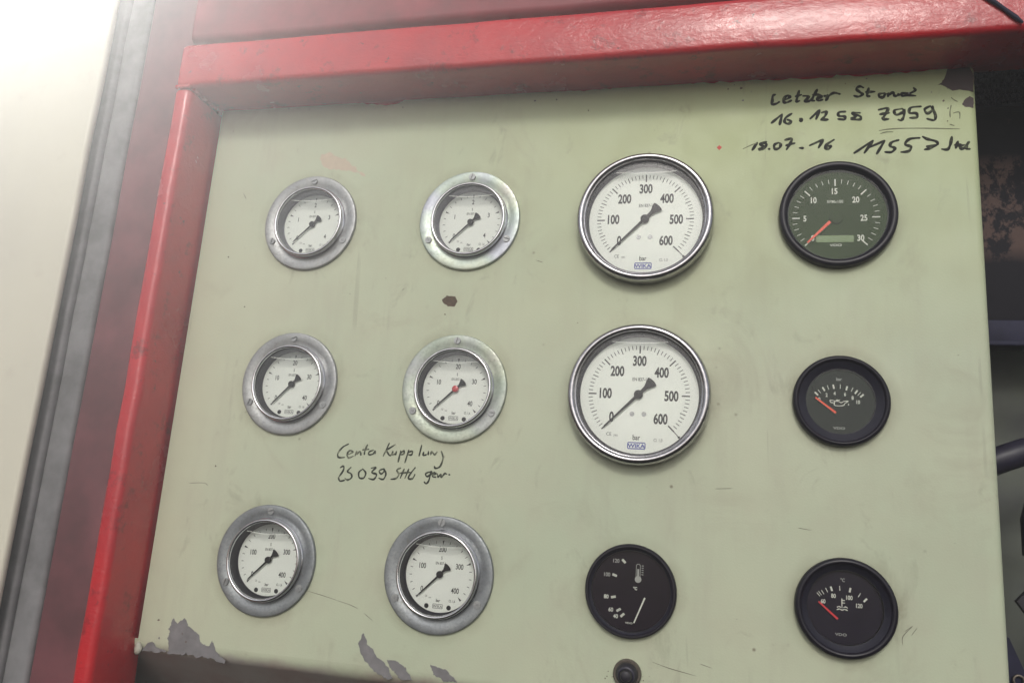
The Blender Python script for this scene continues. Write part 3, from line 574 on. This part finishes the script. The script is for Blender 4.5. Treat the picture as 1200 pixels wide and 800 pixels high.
def flanged_gauge(i, nums, label, zinc, wall, screws, sbias=0, cross=-1):
    gx, gz = G[i]; g = empty('pressure_gauge', (gx*mm, 0, gz*mm)); tag(g, label, 'gauge', 'small flanged pressure gauges')
    fl = link('flange', FLANGE, None, g)
    fl.data = FLANGE.copy(); fl.data.materials.clear(); fl.data.materials.append(zinc)
    for k, (a, rr_) in enumerate(screws):
        s = link('screw', SCREW[(k+i) % 4], MT['zinc'], fl); s.location = (pol(a, rr_)[0]*mm, -2.4*mm, pol(a, rr_)[1]*mm)
    link('bezel_ring', RING, MT['chrome'], g); link('collar', RING_OUT, MT['chrome'], g)
    w_ = link('case_wall', WALL_S.copy(), None, g); w_.data.materials.clear(); w_.data.materials.append(wall)
    d = link('dial', DIAL_S, MT['dial'], g)
    bm = bmesh.new()
    for k in range(21):
        a = 225-270*k/20
        if k % 5 == 0:
            p0, p1 = pol(a, 24.6), pol(a, 21.0); n = Vector(pol(a+90, 1))
            bm.faces.new([bm.verts.new((x*mm, 4.15*mm, z*mm)) for x, z in ((p0[0]+n.x*.75, p0[1]+n.y*.75), p1, (p0[0]-n.x*.75, p0[1]-n.y*.75))])
        else: quad(bm, pol(a, 24.4), pol(a, 22.5), .42, 4.14)
    for s in (-1, 1): disc(bm, (8.7*s, -23.2), 1.75, 4.10)
    link('scale_marks', flat(bm, 'marks'), MT['ink'], d)
    P = [(-13.6, -11.2), (-14.6, 5.4), (0, 18.3), (14.4, 6.8), (12.4, -10.6)]
    items = [(s, x, z, 3.7, .74, .010) for s, (x, z) in zip(nums, P)]
    items += [('S', 0, 11.9, 2.2, .7, .01), ('EN 837-1', -.6, 8.0, 1.9, .75, .004), ('bar', 0, -18.6, 2.2, .75, .01), ('Cl. 1,6', 10.8, -18.2, 1.7, .75, .005), ('CE', -9.6, -16.2, 1.3, .75, .0), ('1991', -6.6, -17.2, 1.0, .75, 0)]
    words(items, MT['ink'], d, 4.12)
    lg = bmesh.new(); logo_frame(lg, (0, -22.8), 7.6, 2.9, .35, 4.1)
    link('logo', flat(lg, 'frame'), MT['print_grey'], d); words([('WIKA', 0, -22.8, 1.8, 1.0, .008)], MT['print_grey'], d, 4.08)
    p = link('pointer', pointer_mesh(23.2, 8.2, 6.6, 2.6, 2.6), MT['needle'], g)
    link('hub', lathe([(0, .9), (1.6, .9), (2.5, 1.3), (2.6, 2.9)], 24, 40), MT['red' if i == 5 else 'needle'], p)
    sg, ml = segment(28.4, 21.0 if i != 0 else 20.2, -3.6, 'bubble')
    sg2 = link('air_gap', sg, MT['bubble'], g); link('liquid_line', ml, MT['meniscus'], sg2)
    link('glass', GLASS_S, MT['lens'], g)
    tw = (0, 1.2, -1.0, 1.6, 0, .8, 0, 0, -1.4, .5)[i]; d.rotation_euler.y = R(tw); p.rotation_euler.y = R(tw+(.8, -.6, 0, 0, -1.5, .9, 0, 0, 1.2, -.9)[i])
    return g
def logo_frame(bm, c, w, h, t, y):
    x0, x1, z0, z1 = c[0]-w/2, c[0]+w/2, c[1]-h/2, c[1]+h/2
    quad(bm, (x0, z0), (x1, z0), t, y); quad(bm, (x0, z1), (x1, z1), t, y); quad(bm, (x0, z0+t/2), (x0, z1-t/2), t, y); quad(bm, (x1, z0+t/2), (x1, z1-t/2), t, y)

S3 = ((90, 37.5), (211, 36.9), (-30, 37))
S3b = ((90, 37.5), (207, 37), (-27, 37))
flanged_gauge(0, '01234', 'grey zinc flanged gauge to 4 bar directly below the pinkish stain, top row far left', MT['zinc'], MT['case_veiled'], S3b)
flanged_gauge(1, '01234', 'shiny iridescent flanged gauge to 4 bar, above the dark brown paint chip', MT['zinc_irid'], MT['case_veiled'], S3b)
flanged_gauge(4, ('0', '10', '20', '30', '40'), 'grey flanged gauge to 40 bar with black hub at left end of the middle row', MT['zinc'], MT['case'], S3b)
flanged_gauge(5, ('0', '10', '20', '30', '40'), 'worn pale flanged gauge to 40 bar with reddish hub, just above the grey handwriting', MT['zinc_worn'], MT['case'], S3)
flanged_gauge(8, ('0', '100', '200', '300', '400'), 'bluish flanged gauge to 400 bar with a thin scratch running off its lower right', MT['zinc_blue'], MT['case'], S3)
flanged_gauge(9, ('0', '100', '200', '300', '400'), 'bluish flanged gauge to 400 bar just left of the gauge with the white needle', MT['zinc_blue'], MT['case'], S3)

def large_gauge(i, label, chord):
    gx, gz = G[i]; g = empty('pressure_gauge', (gx*mm, 0, gz*mm)); tag(g, label, 'gauge', 'large 600 bar pressure gauges')
    link('bezel_ring', RING_L, MT['steel'], g); link('case_wall', WALL_L, MT['case'], g)
    d = link('dial', DIAL_L, MT['dial'], g); bm = bmesh.new()
    for k in range(61):
        a = 225-270*k/60
        if k % 10 == 0: quad(bm, pol(a, 36.9), pol(a, 31.0), .95, -3.06)
        elif k % 5 == 0: quad(bm, pol(a, 36.9), pol(a, 32.6), .6, -3.06)
        else: quad(bm, pol(a, 36.9), pol(a, 33.8), .5, -3.06)
    quad(bm, pol(-45, 36.9), pol(-45.3, 42.0), .5, -3.07); disc(bm, pol(-45.3, 42.2), .9, -3.09)
    link('scale_marks', flat(bm, 'marks'), MT['ink'], d)
    P = [(-19.2, -16.6), (-24.2, 0.8), (-16.2, 17.6), (0, 25.6), (16.2, 17.2), (23.7, 0), (16.4, -17.0)]
    items = [(s, x, z, 6.9, .66, .022) for s, (x, z) in zip(('0', '100', '200', '300', '400', '500', '600'), P)]
    items += [('EN 837-1', .2, 11.6, 2.4, .78, .006), ('bar', -.5, -31.2, 3.5, .8, .01)]
    words(items, MT['ink'], d, -3.08)
    words([('CE', -20.6, -29.4, 2.4, .9, 0), ('1991', -15.6, -30.4, 1.6, .75, 0), ('Cl. 1,0', 15.0, -32.6, 2.2, .75, 0)], MT['print_grey'], d, -3.08)
    lg = bmesh.new(); logo_frame(lg, (-.3, -37.3), 12.4, 4.4, .7, -3.1)
    link('logo', flat(lg, 'frame'), MT['blue'], d); words([('WIKA', -.3, -37.3, 2.7, 1.15, .018)], MT['blue'], d, -3.12)
    for s in (-4.35, 4.35):
        q = link('dial_screw', SCREW[1], MT['zinc'], d); q.scale = (.62, .4, .62); q.location = (s*mm, -3.0*mm, -14.2*mm)
    p = link('pointer', pointer_mesh(35.4, 13.4, 8.6, 3.2, -4.6, 2.2, .5), MT['needle'], g)
    link('hub', lathe([(0, -6.4), (1.0, -6.4), (1.3, -6.0), (2.6, -6.0), (3.2, -5.6), (3.3, -4.3)], 28, 40), MT['needle'], p)
    sg, ml = segment(44.0, chord, -8.4, 'bubble', .9)
    s2 = link('air_gap', sg, MT['bubble'], g); link('liquid_line', ml, MT['meniscus'], s2)
    link('glass', GLASS_L, MT['lens'], g)
large_gauge(2, 'large steel rimmed 600 bar gauge in the top row beside the tachometer', 37.0)
large_gauge(6, 'large steel rimmed 600 bar gauge directly above the black gauge with the white needle', 38.6)

def ring_small(R_, inner, rise, glass_r, glass_y, fy):
    return lathe([(R_-1.5, .1), (R_-.2, -.2), (R_, -1.2), (R_-.1, -rise+2.2), (R_-.8, -rise+.6), (R_-2.2, -rise), (inner+1.2, -rise), (inner, -rise+.7), (inner-.4, -rise+1.8)], 96, 50, 'bezel'), \
        lathe([(inner-.4, -rise+1.8), (glass_r+.6, glass_y), (glass_r, glass_y+.3), (glass_r-.2, fy+.1)], 96, 45, 'cone')
def dark_gauge(i, name, label, cat, R_, inner, rise, glass_r, glass_y, fy, dialm, group=None):
    gx, gz = G[i]; g = empty(name, (gx*mm, 0, gz*mm)); tag(g, label, cat, group)
    b, c = ring_small(R_, inner, rise, glass_r, glass_y, fy)
    link('bezel_ring', b, MT['plastic'], g); link('inner_cone', c, MT['plastic_in'], g)
    d = link('dial', lathe([(glass_r, fy), (0, fy)], 72, 40), dialm, g)
    link('glass', lathe([(glass_r+.4, glass_y+.1), (0, glass_y+.1)], 72, 40), MT['lens_dark'], g)
    return g, d
def bar_pointer(p, q, w0, w1, y, t=.5):
    d = Vector((q[0]-p[0], q[1]-p[1])).normalized(); n = Vector((-d.y, d.x))
    return prism([(p[0]+n.x*w0/2, p[1]+n.y*w0/2), (q[0]+n.x*w1/2, q[1]+n.y*w1/2), (q[0]-n.x*w1/2, q[1]-n.y*w1/2), (p[0]-n.x*w0/2, p[1]-n.y*w0/2)], y-t, y)
VDO = lambda x, z, h, rot=0: [('VDO', x, z, h*1.1, 1.45, .012, rot)]

# tachometer
g, d = dark_gauge(3, 'tachometer', 'round tachometer with green black dial, orange needle and small green display, below the bold handwriting', 'gauge', 40.8, 36.0, 7.2, 34.2, -3.4, -1.0, MT['dial_green'])
bm = bmesh.new(); C0 = (-1.0, -1.8)
for k in range(31):
    a = 225-270*k/30; A_, B_ = pol(a, 30.2), pol(a, 24.8 if k % 5 == 0 else 26.8)
    quad(bm, (A_[0]+C0[0], A_[1]+C0[1]), (B_[0]+C0[0], B_[1]+C0[1]), .95 if k % 5 == 0 else .42, -1.08)
link('scale_marks', flat(bm, 'marks'), MT['white'], d)
words([('0', -17.0, -17.2, 4.1, .8, .02), ('5', -22.3, -2.0, 4.1, .8, .02), ('10', -16.0, 12.3, 4.3, .78, .02), ('15', -1.4, 19.0, 4.3, .78, .02), ('20', 13.0, 12.0, 4.3, .78, .02), ('25', 18.2, -2.2, 4.3, .78, .02), ('30', 15.8, -17.5, 4.3, .78, .02), ('RPMx100', -1.2, 10.8, 2.3, .85, .002)]+VDO(-1.3, -22.9, 1.6), MT['white'], d, -1.1)
bm = bmesh.new(); quad(bm, (-14.6, -18.1), (11.0, -18.1), 5.2, -1.12); link('display', flat(bm, 'lcd'), MT['lcd'], d)
p = link('pointer', bar_pointer((-5.0, -5.2), (-20.8, -21.2), 2.2, 1.2, -2.0), MT['orange'], g)
link('hub_cover', lathe([(0, -3.1), (3.5, -3.0), (4.6, -2.4), (4.8, -1.0)], 32, 40), MT['dial_green'], p, (-.6*mm, 0, -2.0*mm))

# oil pressure
g, d = dark_gauge(7, 'oil_pressure_gauge', 'black oil pressure gauge with oil can symbol and orange needle, below the tachometer', 'gauge', 31.9, 28.4, 6.4, 22.6, -1.6, 1.2, MT['dial_black'], 'small black instruments')
TK = [(-15.5, 5.3), (-13.5, 6.9), (-10.7, 8.7), (-7.8, 10.0), (-4.1, 10.5), (0.3, 10.8), (4.5, 9.7), (8.0, 8.9), (10.6, 7.2), (12.5, 5.9), (14.3, 4.7)]
bm = bmesh.new(); pv = (-.6, -9.5)
for k, t in enumerate(TK):
    dd = Vector((t[0]-pv[0], t[1]-pv[1])).normalized(); L_ = 1.55
    quad(bm, (t[0]-dd.x*L_, t[1]-dd.y*L_), (t[0]+dd.x*L_, t[1]+dd.y*L_), 1.15 if k % 2 == 0 else .42, 1.12)
link('scale_marks', flat(bm, 'marks'), MT['white'], d)
words([('0', -13.6, 1.5, 2.4, .8, .02), ('2', -8.8, 4.6, 2.4, .8, .02), ('4', -3.5, 5.9, 2.4, .8, .02), ('6', 3.3, 5.5, 2.4, .8, .02), ('8', 8.2, 3.1, 2.4, .8, .02), ('10', 11.8, .3, 2.4, .8, .02)], MT['white'], d, 1.1)
words([('bar', -.4, 16.1, 2.2, .85, .01)]+VDO(-1, -18.4, 1.5), MT['dim'], d, 1.1)
can = [[(-6.6, 1.0), (-3.6, .4), (-3.6, -2.6), (1.8, -2.6), (3.2, -1.0), (5.4, .6)], [(-6.6, 1.0), (-6.2, -.6), (-3.8, -.8)], [(-3.6, .4), (-1.0, .3), (.6, -.6), (2.6, .4), (5.2, .7)], [(-2.6, 1.2), (0, 1.1)], [(5.3, -1.2), (5.5, -2.2)]]
link('oil_can_symbol', ribbon_mesh(can, .6, 1.1, 'can', 1, .2), MT['white'], d)
link('pointer', bar_pointer((-3.0, -8.0), (-16.3, 2.4), 1.5, 1.1, .3), MT['orange'], g)

# coolant temperature
g, d = dark_gauge(11, 'coolant_temperature_gauge', 'black coolant temperature gauge with red needle and thermometer over waves symbol, lowest at the right', 'gauge', 31.9, 28.0, 6.4, 23.6, -1.6, 1.2, MT['dial_maroon'], 'small black instruments')
TK = [(-16.2, 6.9), (-15.2, 7.8), (-13.5, 8.6), (-11.0, 10.1), (-8.0, 11.2), (-2.8, 11.9), (3.6, 11.3), (9.3, 8.6), (12.9, 5.7)]
bm = bmesh.new(); pv = (-1.5, -9.5)
for k, t in enumerate(TK):
    dd = Vector((t[0]-pv[0], t[1]-pv[1])).normalized(); L_ = 1.5
    quad(bm, (t[0]-dd.x*L_, t[1]-dd.y*L_), (t[0]+dd.x*L_, t[1]+dd.y*L_), 1.2 if k in (4, 6, 8) else .45, 1.12)
link('scale_marks', flat(bm, 'marks'), MT['white'], d)
words([('60', -13.3, 2.9, 2.5, .8, .02), ('80', -6.8, 6.9, 2.5, .8, .02), ('100', 3.1, 6.5, 2.5, .8, .02), ('120', 9.1, 1.9, 2.5, .8, .02)], MT['white'], d, 1.1)
words([('°C', -.9, 17.4, 2.1, .85, .01)]+VDO(-2.6, -17.2, 1.4), MT['dim'], d, 1.1)
th_ = [[(-1.6, 5.4), (-1.6, -.4)], [(-1.6, 4.4), (.2, 4.4)], [(-1.6, 2.8), (.2, 2.8)], [(-4.6, -.2), (-3.4, .4), (-2.4, -.2)], [(-.6, -.2), (.6, .4), (1.8, -.2)], [(-4.8, -1.8), (-3.2, -1.2), (-1.6, -1.8), (0, -1.2), (1.8, -1.8)]]
link('thermometer_symbol', ribbon_mesh(th_, .65, 1.1, 'th', 1, .1), MT['white'], d)
link('pointer', bar_pointer((-4.5, -7.6), (-16.3, 2.5), 1.4, 1.0, .3), MT['redneedle'], g)

# percent / temperature gauge with white needle
g, d = dark_gauge(10, 'temperature_gauge', 'plum black temperature gauge with white needle and thermometer symbol, above the rubber push button', 'gauge', 31.9, 29.4, 5.2, 27.4, -2.2, .6, MT['dial_purple'], 'small black instruments')
bm = bmesh.new(); pv = (14, 1)
for t in [(-5.6, 19.6), (-11.7, 9.6), (-12.0, -5.2), (-8.0, -13.6), (-5.2, -16.8)]:
    dd = Vector((t[0]-pv[0], t[1]-pv[1])).normalized(); n = Vector((-dd.y, dd.x))*.42
    for s in (-1, 1): quad(bm, (t[0]-dd.x*1.7+n.x*s, t[1]-dd.y*1.7+n.y*s), (t[0]+dd.x*1.7+n.x*s, t[1]+dd.y*1.7+n.y*s), .72, .52)
link('scale_marks', flat(bm, 'marks'), MT['white'], d)
words([('80', -17.0, -5.2, 2.5, .9, .02), ('60', -13.4, -13.7, 2.5, .9, .02), ('40', -9.9, -17.8, 2.5, .9, .02), ('°C', 3.0, 1.8, 1.9, .9, .03)]+VDO(-.6, -21.6, 1.0), MT['white'], d, .5)
words([('120', -10.9, 19.6, 2.5, .9, .01), ('100', -17.0, 9.8, 2.5, .9, .01)], MT['dim'], d, .5)
bm = bmesh.new(); C1 = (4.8, 8.0)
disc(bm, C1, 2.3, .5); quad(bm, (C1[0]-.1, C1[1]+2), (C1[0]-.1, 15), 1.3, .51)
arc_ring(bm, (C1[0]-.1, 17.0), 1.2, 1.6, 0, 180, .5); quad(bm, (C1[0]-1.5, 9.8), (C1[0]-1.5, 17.0), .4, .5); quad(bm, (C1[0]+1.3, 9.8), (C1[0]+1.3, 17.0), .4, .5)
for k in range(5): quad(bm, (7.0, 11.4+k*1.5), (8.4, 11.4+k*1.5), .5, .5)
link('thermometer_symbol', flat(bm, 'th'), MT['dim'], d)
link('pointer', bar_pointer((10.0, -3.9), (3.0, -21.2), 1.1, .9, -.6), MT['white'], g)

# push button at the lower edge
kb = empty('push_button', (283.6*mm, 0, -333.2*mm)); tag(kb, 'black rubber push button in a dirty metal ring at the bottom edge of the panel', 'button')
link('ring_nut', lathe([(9.4, .1), (9.7, -.6), (9.5, -3.0), (8.7, -3.8), (7.6, -3.6), (7.2, -2.6)], 40, 35), MT['brass'], kb)
cap = link('rubber_cap', lathe([(7.4, -2.0), (7.7, -4.0), (7.3, -6.6), (6.0, -8.6), (4.4, -9.6), (4.0, -10.0), (3.8, -13.0), (3.2, -14.2), (1.8, -14.8), (0, -14.9)], 40, 30), MT['rubber'], kb)
link('groove', lathe([(5.9, -8.7), (5.5, -9.5), (4.6, -9.9)], 40, 30), MT['hose'], cap)

# ---------------------------------------------------------------- haze and lamp added for the lens glare
bm = bmesh.new(); box(bm, (-1.0, -1.0, -.75), (.95, .20, .55))
hz = link('haze', finish(bm, 'haze', False), None); hz['kind'] = 'stuff'
hm = bpy.data.materials.new('thin_haze'); hm.use_nodes = True; t = hm.node_tree; t.nodes.clear()
pv_ = t.nodes.new('ShaderNodeVolumePrincipled'); pv_.inputs['Color'].default_value = (.95, .95, .95, 1); pv_.inputs['Density'].default_value = .095; pv_.inputs['Anisotropy'].default_value = .75
ho = t.nodes.new('ShaderNodeOutputMaterial'); t.links.new(pv_.outputs[0], ho.inputs['Volume']); hz.data.materials.append(hm)
ll = bpy.data.lights.new('added_glare_lamp', 'SPOT'); ll.energy = 270.0; ll.spot_size = R(112); ll.spot_blend = .6; ll.shadow_soft_size = .03; ll.color = (1, .98, .94)  # lamp added out of view so the haze glows like glare
lo = bpy.data.objects.new('added_glare_lamp_light', ll); col.objects.link(lo); lo.location = (-.30, -.19, .34)
lo.rotation_euler = (Vector(lo.location)-Vector((.05, -.9, .05))).to_track_quat('Z', 'Y').to_euler()
wl = empty('added_glare_lamp', (-.30, -.19, .34)); tag(wl, 'added unseen lamp above the upper left corner, makes the glare glow in the haze', 'lamp')
wl.rotation_euler = lo.rotation_euler
def ztilt(me):
    for v in me.vertices: v.co = Vector((v.co.x, -v.co.z, v.co.y))
    return me
link('lamp_housing', ztilt(lathe([(24, -2), (25, -1), (24.5, 4), (16, 22), (9, 28), (0, 29)], 48, 40)), MT['iron'], wl)
em = bpy.data.materials.new('lit_lamp_lens'); em.use_nodes = True; em.node_tree.nodes['Principled BSDF'].inputs['Emission Color'].default_value = (1, .98, .94, 1); em.node_tree.nodes['Principled BSDF'].inputs['Emission Strength'].default_value = 8
link('lamp_lens', ztilt(lathe([(23.5, .5), (0, 0)], 48, 40)), em, wl)
lo.location = Vector((-.30, -.19, .34))+(Vector((.05, -.9, .05))-Vector((-.33, -.12, .31))).normalized()*.004; ll.shadow_soft_size = .02
